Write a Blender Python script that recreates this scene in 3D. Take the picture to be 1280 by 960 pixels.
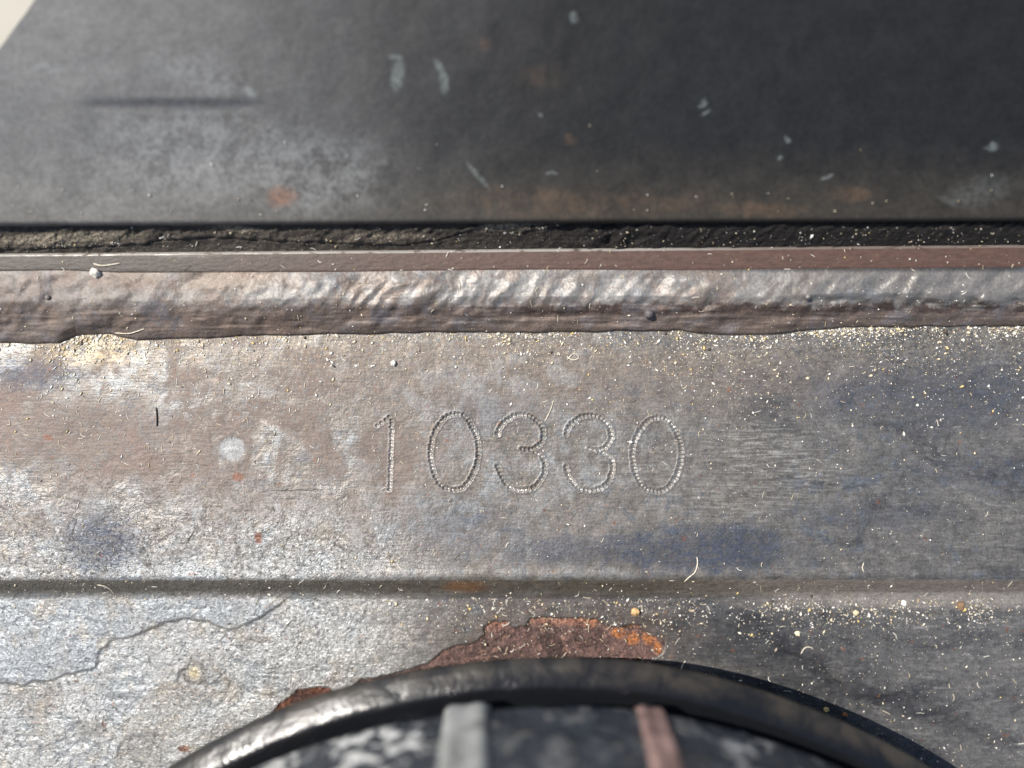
import bpy, bmesh, math, random
import numpy as np
from mathutils import Vector

# ------------------------------------------------------------------ scale
# everything is measured in tenths of a millimetre ("u"); 1 u = 1e-4 m
S = 1e-4
D = 967.0                       # camera height over the stamped plate, in u
scene = bpy.context.scene
for o in list(bpy.data.objects):
    bpy.data.objects.remove(o)

# ------------------------------------------------------------------ camera
cam_d = bpy.data.cameras.new("camera")
cam = bpy.data.objects.new("camera", cam_d)
scene.collection.objects.link(cam)
cam.location = (0, 0, D * S)
cam.rotation_euler = (0, 0, 0)
cam_d.sensor_width = 36.0
cam_d.lens = 36.0 * D / 1280.0
cam_d.clip_start = 0.002
cam_d.clip_end = 2000.0
cam_d.dof.use_dof = True
cam_d.dof.focus_distance = (D - 4) * S
cam_d.dof.aperture_fstop = 4.7
scene.camera = cam

# ------------------------------------------------------------------ sky, sun, exposure
SUN = Vector((-0.52, 0.29, 0.80)).normalized()
elev = math.asin(SUN.z)
world = bpy.data.worlds.new("World")
scene.world = world
world.use_nodes = True
wn = world.node_tree.nodes
bg = wn["Background"]
sky = wn.new("ShaderNodeTexSky")
sky.sky_type = 'NISHITA'
sky.sun_disc = False
sky.sun_elevation = elev
sky.sun_rotation = math.atan2(SUN.x, SUN.y)
world.node_tree.links.new(sky.outputs[0], bg.inputs[0])
bg.inputs[1].default_value = 0.09
sun_d = bpy.data.lights.new("sun", 'SUN')
sun_d.energy = 4.7
sun_d.angle = math.radians(0.5)
sun_d.color = (1.0, 0.95, 0.88)
sun = bpy.data.objects.new("sun", sun_d)
scene.collection.objects.link(sun)
sun.rotation_euler = SUN.to_track_quat('Z', 'Y').to_euler()
sun.location = SUN * 2
vs = scene.view_settings
vs.view_transform = 'Standard'
vs.look = 'None'
vs.exposure = 0.38
vs.gamma = 1.0
vs.use_curve_mapping = False

# ------------------------------------------------------------------ numeric helpers
rng = np.random.default_rng(7)
random.seed(7)
_tab = rng.random((8, 256, 256))


def vnoise(x, y, size, seed=0):
    t = _tab[seed % 8]
    x = np.asarray(x, float) / size + 37.1 * seed
    y = np.asarray(y, float) / size + 91.7 * seed
    xi = np.floor(x).astype(int); yi = np.floor(y).astype(int)
    fx = x - xi; fy = y - yi
    fx = fx * fx * (3 - 2 * fx); fy = fy * fy * (3 - 2 * fy)
    a = t[xi % 256, yi % 256]; b = t[(xi + 1) % 256, yi % 256]
    c = t[xi % 256, (yi + 1) % 256]; d = t[(xi + 1) % 256, (yi + 1) % 256]
    return (a + (b - a) * fx) * (1 - fy) + (c + (d - c) * fx) * fy - 0.5


def fbm(x, y, size, octv=4, seed=0, gain=0.5):
    r = 0; amp = 1.0
    for k in range(octv):
        r = r + amp * vnoise(x, y, size / 2 ** k, seed + k)
        amp *= gain
    return r


def sstep(a, b, x):
    t = np.clip((np.asarray(x, float) - a) / (b - a), 0, 1)
    return t * t * (3 - 2 * t)


def lerp_poly(pts, x):
    p = np.array(pts, float)
    return np.interp(x, p[:, 0], p[:, 1])


def spline(pts, closed=False, step=1.0):
    p = [np.array(q, float) for q in pts]
    n = len(p); out = []
    rngk = range(n if closed else n - 1)
    for i in rngk:
        p1 = p[i]; p2 = p[(i + 1) % n]
        p0 = p[i - 1] if (closed or i > 0) else p1
        p3 = p[(i + 2) % n] if (closed or i + 2 < n) else p2
        for t in np.linspace(0, 1, 24, endpoint=False):
            out.append(0.5 * (2 * p1 + (p2 - p0) * t + (2 * p0 - 5 * p1 + 4 * p2 - p3) * t * t + (3 * p1 - p0 - 3 * p2 + p3) * t ** 3))
    out.append(p[0] if closed else p[-1])
    out = np.array(out)
    seg = np.r_[0, np.cumsum(np.linalg.norm(np.diff(out, axis=0), axis=1))]
    m = max(2, int(round(seg[-1] / step)))
    s = np.linspace(0, seg[-1], m, endpoint=not closed)
    return np.c_[np.interp(s, seg, out[:, 0]), np.interp(s, seg, out[:, 1])]


def to_world(u, v, z):
    """plate coordinates (u right, v down, both seen at height z) -> metres"""
    k = 1 - np.asarray(z, float) / D
    return np.stack([(u - 640) * k, (480 - v) * k, np.asarray(z, float) + 0 * u], -1) * S


# ------------------------------------------------------------------ object helpers
def tag(o, label=None, cat=None, group=None, kind=None):
    if label: o['label'] = label
    if cat: o['category'] = cat
    if group: o['group'] = group
    if kind: o['kind'] = kind
    return o


def empty(name, loc=(0, 0, 0)):
    o = bpy.data.objects.new(name, None)
    o.empty_display_size = 0.01
    o.location = loc
    scene.collection.objects.link(o)
    return o


def link_mesh(name, me, mat, parent=None, smooth=True):
    if mat: me.materials.append(mat)
    if smooth and len(me.polygons):
        me.polygons.foreach_set("use_smooth", np.ones(len(me.polygons), bool))
    o = bpy.data.objects.new(name, me)
    scene.collection.objects.link(o)
    if parent:
        o.parent = parent
        o.location = -Vector(parent.location)      # mesh data stay in place coordinates
    return o


def np_mesh(name, verts, faces):
    verts = np.asarray(verts, np.float32); faces = np.asarray(faces, np.int32)
    me = bpy.data.meshes.new(name)
    k = faces.shape[1]
    me.vertices.add(len(verts)); me.vertices.foreach_set("co", verts.ravel())
    me.loops.add(faces.size); me.loops.foreach_set("vertex_index", faces.ravel())
    me.polygons.add(len(faces))
    me.polygons.foreach_set("loop_start", np.arange(0, faces.size, k, dtype=np.int32))
    me.update(calc_edges=True)
    me.validate()
    return me


def grid_faces(nx, ny):
    i = np.arange(nx - 1)[None, :] + nx * np.arange(ny - 1)[:, None]
    i = i.ravel()
    return np.stack([i, i + nx, i + nx + 1, i + 1], 1)


def sub_mesh(name, verts, faces, **attrs):
    used, inv = np.unique(faces, return_inverse=True)
    me = np_mesh(name, verts[used], inv.reshape(faces.shape))
    for k, a in attrs.items():
        at = me.attributes.new(k, 'FLOAT', 'POINT')
        at.data.foreach_set("value", np.asarray(a, np.float32).ravel()[used])
    return me


def axis(*segs):
    """(start, end, step) pieces -> one increasing axis"""
    a = []
    for s, e, st in segs:
        a.append(np.linspace(s, e, max(2, int(round((e - s) / st)) + 1)))
    return np.unique(np.round(np.concatenate(a), 4))


# ------------------------------------------------------------------ node helper
class G:
    def __init__(self, name):
        self.m = bpy.data.materials.new(name)
        self.m.use_nodes = True
        self.t = self.m.node_tree
        self.n = self.t.nodes
        self.p = self.n["Principled BSDF"]
        tc = self.n.new("ShaderNodeTexCoord")
        self.xyz = self.vec('MULTIPLY', tc.outputs["Object"], (1 / S, 1 / S, 1 / S))
        # plate axes: u to the right, v down
        self.uv = self.vec('ADD', self.vec('MULTIPLY', self.xyz, (1, -1, 1)), (640, 480, 0))
        sp = self.n.new("ShaderNodeSeparateXYZ")
        self.t.links.new(self.uv, sp.inputs[0])
        self.u, self.v, self.z = sp.outputs
        self._w = {}

    def set(self, sock, val):
        if isinstance(val, bpy.types.NodeSocket):
            self.t.links.new(val, sock)
        elif val is not None:
            if sock.type == 'RGBA' and len(val) == 3: val = (*val, 1)
            sock.default_value = val

    def vec(self, op, a, b=None):
        n = self.n.new("ShaderNodeVectorMath"); n.operation = op
        self.set(n.inputs[0], a)
        if b is not None: self.set(n.inputs[1], b)
        return n.outputs["Value"] if op == 'LENGTH' else n.outputs[0]

    def math(self, op, a, b=None, clamp=False):
        n = self.n.new("ShaderNodeMath"); n.operation = op; n.use_clamp = clamp
        self.set(n.inputs[0], a)
        if b is not None: self.set(n.inputs[1], b)
        return n.outputs[0]

    def mul(self, *a):
        r = a[0]
        for b in a[1:]: r = self.math('MULTIPLY', r, b)
        return r

    def add(self, *a):
        r = a[0]
        for b in a[1:]: r = self.math('ADD', r, b)
        return r

    def inv(self, a): return self.math('SUBTRACT', 1.0, a, True)

    def maxi(self, *a):
        r = a[0]
        for b in a[1:]: r = self.math('MAXIMUM', r, b)
        return r

    def ramp(self, x, lo, hi, a=0.0, b=1.0):
        n = self.n.new("ShaderNodeMapRange"); n.interpolation_type = 'SMOOTHSTEP'
        self.set(n.inputs["Value"], x)
        n.inputs["From Min"].default_value = lo; n.inputs["From Max"].default_value = hi
        n.inputs["To Min"].default_value = a; n.inputs["To Max"].default_value = b
        return n.outputs[0]

    def noise(self, size, detail=3, rough=0.55, dist=0.0, stretch=(1, 1, 1), seed=0.0, color=False, coord=None):
        n = self.n.new("ShaderNodeTexNoise")
        n.inputs["Scale"].default_value = 1.0
        n.inputs["Detail"].default_value = detail
        n.inputs["Roughness"].default_value = rough
        n.inputs["Distortion"].default_value = dist
        c = coord if coord is not None else self.uv
        c = self.vec('MULTIPLY', c, tuple(1.0 / (size * s) for s in stretch))
        c = self.vec('ADD', c, (seed * 13.7, seed * 7.3, seed * 3.1))
        self.set(n.inputs["Vector"], c)
        return n.outputs["Color" if color else 0]

    def attr(self, name):
        n = self.n.new("ShaderNodeAttribute"); n.attribute_name = name
        return n.outputs["Fac"]

    def warp(self, amt, size=14):
        k = (amt, size)
        if k not in self._w:
            c = self.noise(size, 4, 0.6, color=True, seed=2.0)
            c = self.vec('MULTIPLY', self.vec('SUBTRACT', c, (.5, .5, .5)), (2 * amt, 2 * amt, 0))
            self._w[k] = self.vec('MULTIPLY', self.vec('ADD', self.uv, c), (1, 1, 0))
        return self._w[k]

    def blob(self, cx, cy, rx, ry, soft=0.3, amt=12, size=14, rot=0.0):
        w = self.vec('SUBTRACT', self.warp(amt, size), (cx, cy, 0))
        if rot:
            n = self.n.new("ShaderNodeVectorRotate"); n.rotation_type = 'Z_AXIS'
            self.set(n.inputs["Vector"], w); n.inputs["Angle"].default_value = -math.radians(rot)
            w = n.outputs[0]
        l = self.vec('LENGTH', self.vec('MULTIPLY', w, (1 / rx, 1 / ry, 0)))
        return self.ramp(l, 1 + soft, max(0, 1 - soft))

    def ring(self, cx, cy, r, wd, amt=3, size=10):
        w = self.vec('SUBTRACT', self.warp(amt, size), (cx, cy, 0))
        l = self.vec('LENGTH', w)
        d = self.math('ABSOLUTE', self.math('SUBTRACT', l, float(r)))
        return self.ramp(d, wd, wd * 0.3)

    def line(self, x0, y0, x1, y1, wd, amt=2, size=12):
        cx, cy = (x0 + x1) / 2, (y0 + y1) / 2
        L = math.hypot(x1 - x0, y1 - y0) / 2
        return self.blob(cx, cy, L, wd, 0.4, amt, size, math.degrees(math.atan2(y1 - y0, x1 - x0)))

    def mix(self, f, a, b):
        n = self.n.new("ShaderNodeMix"); n.data_type = 'RGBA'; n.clamp_factor = True
        self.set(n.inputs[0], f); self.set(n.inputs[6], a); self.set(n.inputs[7], b)
        return n.outputs[2]

    def mixf(self, f, a, b):
        n = self.n.new("ShaderNodeMix"); n.data_type = 'FLOAT'; n.clamp_factor = True
        self.set(n.inputs[0], f); self.set(n.inputs[2], a); self.set(n.inputs[3], b)
        return n.outputs[0]

    def scale(self, col, f):
        n = self.n.new("ShaderNodeVectorMath"); n.operation = 'SCALE'
        self.set(n.inputs[0], col); self.set(n.inputs[3], f)
        return n.outputs[0]

    def bump(self, h, strength=1.0, dist=1.0, normal=None):
        n = self.n.new("ShaderNodeBump")
        n.inputs["Strength"].default_value = strength
        n.inputs["Distance"].default_value = dist * S
        self.set(n.inputs["Height"], h)
        if normal is not None: self.set(n.inputs["Normal"], normal)
        return n.outputs[0]

    def out(self, col=None, rough=None, metal=None, normal=None, spec=None):
        self.set(self.p.inputs["Base Color"], col)
        self.set(self.p.inputs["Roughness"], rough)
        self.set(self.p.inputs["Metallic"], metal)
        if normal is not None: self.set(self.p.inputs["Normal"], normal)
        if spec is not None: self.set(self.p.inputs["Specular IOR Level"], spec)
        return self.m


# ------------------------------------------------------------------ materials
def mat_steel():
    g = G("weathered_steel")
    n1 = g.noise(95, 5, 0.62, 0.4, seed=1)
    n2 = g.noise(28, 5, 0.65, 0.3, seed=3)
    n3 = g.noise(7, 4, 0.65, seed=5)
    n4 = g.noise(2.6, 2, 0.6, seed=6)
    streak = g.noise(3.0, 4, 0.65, 0.2, stretch=(9, 1, 1), seed=8)
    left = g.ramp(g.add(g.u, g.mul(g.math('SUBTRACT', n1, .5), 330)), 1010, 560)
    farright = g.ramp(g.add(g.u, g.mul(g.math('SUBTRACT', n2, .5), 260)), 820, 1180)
    low = g.ramp(g.add(g.v, g.mul(g.math('SUBTRACT', n2, .5), 190)), 575, 700)
    lower = g.ramp(g.v, 742, 752)
    # mill scale, dull grey-tan to olive; colour darkened rightwards where the sun sheen fades
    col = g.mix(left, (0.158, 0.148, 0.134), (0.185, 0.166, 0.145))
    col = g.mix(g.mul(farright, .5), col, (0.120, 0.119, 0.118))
    # cool steel showing through
    cool = g.mul(g.ramp(n2, .44, .60), g.ramp(g.u, 960, 620), .8)
    col = g.mix(cool, col, (0.30, 0.32, 0.325))
    # mottled skin: crisp small islands of brown and of bluish scale
    isl = g.mul(g.ramp(g.add(g.mul(n2, .55), g.mul(n3, .45)), .475, .545), g.ramp(n1, .36, .56))
    col = g.mix(g.mul(isl, g.ramp(g.u, 980, 700), .55), col, (0.165, 0.125, 0.100))
    isl2 = g.mul(g.ramp(g.noise(20, 5, .66, .5, seed=61), .535, .60), g.ramp(g.noise(130, 3, .5, seed=62), .42, .58))
    col = g.mix(g.mul(isl2, g.inv(g.mul(g.blob(660, 565, 230, 62, .4, 12), .8)), .6), col, (0.110, 0.128, 0.155))
    # brown oxide skin
    ox = g.mul(g.ramp(g.add(n1, g.mul(g.math('SUBTRACT', n2, .5), .5)), .46, .58), g.ramp(g.v, 735, 590), g.ramp(g.u, 640, 420))
    ox = g.maxi(ox, g.mul(g.blob(485, 575, 42, 60, .35, 16), .9), g.blob(447, 650, 18, 34, .4, 12),
                g.blob(110, 545, 120, 50, .5, 26, 30), g.mul(g.blob(330, 625, 40, 22, .5, 14), .8),
                g.mul(g.blob(660, 470, 420, 46, .5, 20, 30), .55), g.blob(505, 653, 4, 14, .5, 2))
    col = g.mix(g.mul(ox, g.ramp(n3, .30, .62, .55, .95)), col, (0.150, 0.112, 0.090))
    red = g.mul(g.ramp(n1, .50, .66), g.ramp(g.u, 300, 120), g.ramp(g.v, 660, 560))
    col = g.mix(g.mul(red, .4), col, (0.22, 0.130, 0.10))
    # bare, bright metal towards the fold and over most of the lower left
    silver_a = g.mul(low, g.ramp(g.add(g.u, g.mul(n2, 200)), 700, 470))
    silver_b = g.mul(lower, g.ramp(g.add(g.u, g.mul(n2, 240)), 690, 520))
    silver = g.maxi(silver_a, silver_b)
    sp = g.ramp(g.add(g.mul(n3, .75), g.mul(n4, .25)), .30, .62)
    col = g.mix(g.mul(silver, g.mixf(lower, sp, g.ramp(n3, .22, .45))), col, (0.405, 0.405, 0.395))
    cloud = g.noise(44, 4, .62, .5, seed=51)
    smooth = g.mul(silver, g.ramp(cloud, .50, .60))
    col = g.mix(g.mul(smooth, .7), col, (0.290, 0.308, 0.315))
    grime = g.mul(silver, g.ramp(g.noise(70, 5, .7, .6, seed=53), .50, .66), g.ramp(n3, .35, .6))
    col = g.mix(g.mul(grime, .7), col, (0.20, 0.165, 0.13))
    film = g.mul(silver_a, g.ramp(g.noise(34, 5, .68, .6, seed=55), .46, .56), g.ramp(g.v, 722, 640))
    col = g.mix(g.mul(film, .75), col, (0.19, 0.150, 0.122))
    lay = g.attr("layer")
    col = g.mix(g.mul(lay, g.ramp(n2, .3, .6, .25, .75)), col, (0.30, 0.32, 0.335))
    col = g.mix(g.mul(g.attr("crevice"), g.ramp(n3, .3, .6, .25, .8)), col, (0.05, 0.045, 0.04))
    # dry pits in the bright metal
    pit = g.mul(silver, g.ramp(g.noise(4.5, 3, .6, seed=12), .60, .68))
    col = g.mix(g.mul(pit, .75), col, (0.13, 0.115, 0.10))
    tan = g.mul(silver, g.ramp(g.noise(40, 4, .6, seed=15), .52, .66))
    col = g.mix(g.mul(tan, .5), col, (0.36, 0.32, 0.26))
    # lower right: dark scale
    dk = g.mul(lower, g.ramp(g.add(g.u, g.mul(n2, 240)), 560, 760))
    col = g.mix(g.mul(dk, .75), col, (0.085, 0.084, 0.085))
    col = g.mix(g.mul(lower, g.ramp(g.u, 1000, 1250), .7), col, (0.15, 0.145, 0.14))
    mott = g.noise(52, 6, .68, 1.1, stretch=(1.7, 1, 1), seed=71)
    right = g.ramp(g.add(g.u, g.mul(n2, 160)), 900, 1080)
    right = g.maxi(right, g.mul(lower, g.ramp(g.u, 560, 800)))
    col = g.mix(g.mul(right, g.ramp(mott, .50, .64), .55), col, (0.042, 0.044, 0.050))
    col = g.mix(g.mul(right, g.ramp(mott, .47, .38), .5), col, (0.20, 0.188, 0.172))
    wisp = g.mul(right, g.ramp(g.noise(9, 5, .72, 1.0, stretch=(3.2, 1, 1), seed=73), .56, .68))
    col = g.mix(g.mul(wisp, .5), col, (0.30, 0.29, 0.275))
    # blue-black burnt areas
    blue = g.maxi(g.mul(g.blob(125, 680, 48, 42, .6, 26), .95), g.blob(860, 690, 130, 28, .5, 40, 20), g.mul(g.blob(905, 668, 60, 12, .7, 20), .8), g.mul(g.blob(700, 688, 70, 17, .6, 16), .75),
                  g.mul(g.blob(45, 468, 62, 20, .5, 16), .9), g.mul(g.blob(1190, 490, 170, 40, .7, 40, 30), .62), g.mul(g.blob(560, 660, 90, 34, .7, 24), .42), g.mul(g.blob(1230, 590, 110, 24, .8, 40, 30), .4),
                  g.mul(g.blob(1080, 645, 95, 16, .7, 30, 24), .5), g.mul(g.blob(880, 425, 190, 9, .6, 6), .3),
                  g.mul(g.blob(600, 520, 60, 24, .6, 16), .35))
    blue = g.mul(blue, g.ramp(n3, .34, .56, .35, 1.0))
    blue = g.mul(blue, g.ramp(streak, .36, .58, .6, 1.0))
    col = g.mix(g.mul(blue, .85), col, (0.036, 0.050, 0.082))
    blk = g.maxi(g.blob(985, 815, 40, 15, .6, 20, 18, 35), g.blob(1036, 850, 36, 13, .6, 20, 18, 40), g.mul(g.blob(1110, 876, 70, 12, .7, 22, 18, 6), .9), g.mul(g.blob(990, 840, 120, 44, .7, 40, 26, 20), .6),
                 g.mul(g.blob(1180, 905, 100, 14, .6, 20, 14, 18), .6), g.mul(g.blob(900, 785, 150, 12, .6, 16), .5))
    col = g.mix(g.mul(blk, .8), col, (0.028, 0.029, 0.034))
    # wiped, scratched light area right of the number
    scr = g.mul(g.maxi(g.blob(960, 572, 74, 32, .8, 24, 20, 14), g.mul(g.blob(760, 580, 60, 22, .8, 20), .35), g.mul(g.blob(930, 625, 90, 26, .7, 20), .5)), g.ramp(streak, .47, .64))
    col = g.mix(g.mul(scr, .5), col, (0.40, 0.39, 0.36))
    # dust bloom under the weld
    dust = g.mul(g.ramp(g.v, 500, 418), g.ramp(g.noise(5, 4, .7, seed=21), .44, .66))
    col = g.mix(g.mul(dust, .30), col, (0.46, 0.38, 0.26))
    dl = g.mul(g.blob(112, 432, 56, 22, .5, 16), g.ramp(n3, .40, .60))
    col = g.mix(g.mul(dl, .65), col, (0.55, 0.44, 0.27))
    # round marks left by droplets
    sp1 = g.maxi(g.blob(290, 561, 17, 15, .2, 3), g.blob(168, 705, 8, 7, .3, 2))
    col = g.mix(g.mul(sp1, .7), col, (0.33, 0.34, 0.34))
    rg = g.maxi(g.mul(g.ring(290, 561, 17, 2), .5), g.ring(234, 849, 13, 5), g.mul(g.blob(99, 920, 20, 14, .4, 6), .6), g.mul(g.ring(268, 864, 11, 3), .6),
                g.ring(165, 708, 5, 2), g.ring(184, 703, 4, 2), g.mul(g.blob(172, 945, 26, 26, .3, 6), .55), g.ring(822, 561, 6, 2))
    col = g.mix(g.mul(rg, .6), col, (0.13, 0.115, 0.095))
    col = g.mix(g.mul(g.blob(234, 849, 8, 8, .5, 3), .8), col, (0.50, 0.42, 0.26))
    stain = g.maxi(g.blob(690, 800, 160, 48, .5, 22, 24), g.mul(g.blob(395, 872, 50, 24, .5, 12), .8))
    col = g.mix(g.mul(stain, g.ramp(n2, .36, .62), .42), col, (0.15, 0.088, 0.060))
    # small rust flecks
    fl = g.maxi(g.blob(297, 596, 7, 5, .4, 3), g.blob(60, 547, 6, 4, .4, 3), g.blob(221, 946, 7, 4, .4, 3), g.blob(323, 672, 5, 7, .4, 3), g.mul(g.ramp(g.noise(11, 2, .5, seed=31), .70, .74), .7))
    col = g.mix(g.mul(fl, .8), col, (0.21, 0.085, 0.045))
    # scratches
    sc = g.maxi(g.line(233, 680, 245, 660, 1.2, 1), g.line(90, 668, 97, 646, 1.0, 1), g.line(330, 614, 400, 612, 1.0, 2), g.line(345, 798, 360, 780, 1.0, 2))
    col = g.mix(g.mul(sc, .8), col, (0.05, 0.045, 0.04))
    # the fold: shade put into the colour on the left, pale dust on the right
    fold = g.mul(g.ramp(g.v, 723, 727), g.ramp(g.add(g.v, g.mul(g.math('SUBTRACT', n2, .5), 14)), 757, 739))
    fcol = g.mix(g.ramp(g.add(g.u, g.mul(n2, 120)), 820, 1080), (0.085, 0.074, 0.058), (0.165, 0.138, 0.120))
    fcol = g.mix(g.mul(g.blob(580, 736, 26, 9, .5, 5), .8), fcol, (0.16, 0.075, 0.03))
    col = g.mix(g.mul(fold, .92), col, fcol)
    haz = g.mul(g.ramp(g.v, 742, 748), g.ramp(g.v, 772, 758), g.ramp(g.u, 850, 1100))
    col = g.mix(g.mul(haz, .8), col, (0.27, 0.245, 0.22))
    bare = g.attr("bare")
    col = g.mix(g.mul(bare, .6), col, (0.60, 0.58, 0.55))
    # fine mottling that belongs to the metal
    col = g.scale(col, g.ramp(g.add(g.mul(n3, .5), g.mul(n4, .5)), .25, .75, .60, 1.42))
    col = g.scale(col, g.ramp(streak, .3, .7, .86, 1.14))
    metal = g.mixf(silver, .35, .55)
    metal = g.mixf(g.maxi(ox, fold), metal, .08)
    metal = g.mixf(bare, metal, .8)
    rough = g.add(.30, g.mul(n3, .18), g.mul(n2, .10), g.mul(ox, .14), g.mul(fold, .1), g.mul(bare, -.12))
    h = g.add(g.mul(n2, 2.6), g.mul(n3, g.mixf(silver, .9, 2.0)), g.mul(n4, g.mixf(silver, .35, .9)), g.mul(streak, .7), g.mul(pit, -1.6))
    hs = g.mul(g.noise(5.5, 4, .65, 1.2, seed=41), g.mul(g.mixf(silver, .1, 4.4), g.mixf(smooth, 1.0, .45), g.mixf(bare, 1.0, .2)))
    nb = g.bump(g.add(h, hs), .62, 1.0)
    return g.out(col, rough, metal, nb)


def mat_rust():
    g = G("flaked_rust")
    n1 = g.noise(16, 5, .65, seed=1); n2 = g.noise(4, 4, .7, seed=2)
    col = g.mix(g.ramp(n1, .35, .65), (0.088, 0.055, 0.050), (0.175, 0.108, 0.094))
    edge = g.maxi(g.blob(620, 784, 24, 7, .5, 4), g.blob(700, 778, 60, 10, .4, 5), g.blob(738, 780, 12, 12, .4, 5),
                  g.blob(776, 797, 9, 8, .4, 4), g.blob(795, 806, 8, 8, .4, 4), g.blob(816, 805, 8, 9, .4, 4), g.blob(790, 786, 16, 6, .4, 4), g.blob(826, 818, 5, 8, .4, 4))
    col = g.mix(g.mul(edge, g.ramp(n2, .3, .55)), col, g.mix(g.ramp(g.u, 700, 790), (0.33, 0.165, 0.115), (0.40, 0.150, 0.048)))
    col = g.mix(g.mul(g.blob(690, 776, 34, 4, .5, 3), .6), col, (0.50, 0.36, 0.27))
    col = g.mix(g.ramp(g.u, 450, 380), col, (0.14, 0.055, 0.032))
    n3 = g.noise(34, 4, .65, .5, seed=5)
    col = g.mix(g.ramp(n3, .52, .64, 0, .7), col, (0.045, 0.032, 0.030))
    col = g.mix(g.ramp(g.noise(9, 4, .65, seed=7), .54, .64, 0, .75), col, (0.29, 0.165, 0.125))
    col = g.scale(col, g.ramp(n2, .25, .75, .5, 1.5))
    return g.out(col, .85, 0.0, g.bump(g.add(g.mul(n1, 7), g.mul(n2, 4)), 1, 1.0), .25)


def mat_weld():
    g = G("weld_metal")
    n1 = g.noise(60, 4, .6, .3, seed=1); n2 = g.noise(14, 4, .65, seed=2); n3 = g.noise(4, 3, .65, seed=3)
    lowb = g.ramp(g.add(g.v, g.mul(g.math('SUBTRACT', n2, .5), 34), g.mul(g.math('SUBTRACT', n1, .5), 26)), 376, 394)
    col = g.mix(g.ramp(n1, .35, .62), (0.175, 0.158, 0.142), (0.30, 0.288, 0.27))
    col = g.mix(g.mul(g.ramp(g.noise(34, 4, .6, seed=7), .5, .62), .5), col, (0.30, 0.225, 0.18))
    col = g.mix(g.ramp(g.u, 850, 1080), col, (0.20, 0.19, 0.178))
    col = g.mix(g.mul(g.blob(250, 352, 130, 14, .6, 12), .6), col, (0.27, 0.21, 0.16))
    col = g.mix(g.mul(lowb, .9), col, (0.118, 0.085, 0.068))
    col = g.mix(g.mul(g.blob(60, 388, 170, 50, .5, 24), .65), col, (0.165, 0.135, 0.115))
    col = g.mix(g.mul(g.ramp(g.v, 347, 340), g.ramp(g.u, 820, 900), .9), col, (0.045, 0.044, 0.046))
    col = g.mix(g.mul(g.ramp(g.v, 346, 340), g.ramp(g.u, 560, 420), .45), col, (0.30, 0.24, 0.18))
    seam = g.math('ABSOLUTE', g.math('SUBTRACT', g.add(g.v, g.mul(g.math('SUBTRACT', n2, .5), 22), g.mul(g.ramp(g.u, 560, 1280), 3)), 389))
    seam = g.mul(g.ramp(seam, 9, 2), g.ramp(g.u, 420, 760, .35, 1.0), g.ramp(g.noise(13, 4, .65, seed=23), .36, .54))
    col = g.mix(g.mul(seam, .85), col, (0.050, 0.030, 0.024))
    tint = g.noise(48, 4, .6, .5, seed=17)
    col = g.mix(g.mul(g.ramp(tint, .52, .66), .25), col, (0.17, 0.20, 0.25))
    film = g.mul(g.ramp(g.noise(24, 5, .65, .5, seed=19), .48, .60), g.ramp(g.u, 1500, 300))
    col = g.mix(g.mul(film, .6), col, (0.165, 0.118, 0.092))
    col = g.scale(col, g.ramp(n3, .25, .75, .80, 1.2))
    rough = g.add(.37, g.mul(lowb, .10), g.mul(n2, .24), g.ramp(g.u, 520, 150, 0, .10), g.ramp(g.u, 1020, 1150, 0, -.14))
    metal = g.mixf(lowb, g.ramp(g.u, 60, 520, .10, .26), .12)
    return g.out(col, rough, metal, g.bump(g.add(g.mul(n2, 3.0), g.mul(n3, .8)), .7, 1.0))


def mat_strip():
    g = G("brown_primer")
    n1 = g.noise(120, 4, .6, seed=1); n2 = g.noise(5, 4, .65, stretch=(3, 1, 1), seed=2)
    col = g.mix(g.ramp(g.add(g.u, g.mul(n1, 300)), 300, 800), (0.052, 0.038, 0.029), (0.088, 0.050, 0.038))
    top = g.mul(g.ramp(g.z, 28.2, 29.4), 0.0)
    col = g.mix(g.mul(g.blob(250, 322, 40, 5, .5, 5), .3), col, (.3, .28, .25))
    col = g.scale(col, g.ramp(n2, .25, .75, .75, 1.25))
    return g.out(col, .55, 0.0, g.bump(g.mul(n2, 1.6), .8, 1.0))


def mat_lip():
    g = G("edge_highlight_metal")  # pale colour carries the edge highlight of the bar
    n2 = g.noise(6, 4, .65, stretch=(3, 1, 1), seed=2)
    col = g.mix(g.ramp(g.u, 760, 1000), (0.42, 0.40, 0.37), (0.24, 0.20, 0.18))
    col = g.mix(g.ramp(n2, .52, .66), col, (0.12, 0.09, 0.07))
    return g.out(col, .4, .4, g.bump(n2, .8, 1.0))


def mat_seal():
    g = G("black_seal_rubber")
    n1 = g.noise(70, 4, .6, seed=1); n2 = g.noise(5, 4, .7, .4, stretch=(1.6, 1, 1), seed=2); n3 = g.noise(2.2, 2, .6, seed=5)
    left = g.ramp(g.add(g.u, g.mul(n1, 260)), 960, 480)
    col = g.mix(left, (0.017, 0.0145, 0.013), (0.056, 0.046, 0.037))
    d = g.mul(g.ramp(n2, .46, .62), left)
    col = g.mix(g.mul(d, .5), col, (0.125, 0.105, 0.085))
    sand = g.mul(g.maxi(g.line(0, 309, 190, 302, 5, 3), g.line(290, 294, 340, 297, 3, 2), g.line(600, 295, 700, 285, 4, 3), g.mul(g.line(440, 303, 540, 303, 3, 3), .6)), g.ramp(n3, .35, .55))
    col = g.mix(g.mul(sand, .6), col, (0.42, 0.36, 0.26))
    col = g.scale(col, g.ramp(n3, .25, .75, .6, 1.4))
    return g.out(col, .72, 0.0, g.bump(g.add(g.mul(n2, 4.5), g.mul(n3, 1.4)), 1, 1.0), .35)


Z0, TILT = 64.0, math.radians(11)
Y0 = (480 - 277) * (1 - Z0 / D)         # front edge of the cover plate


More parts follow.
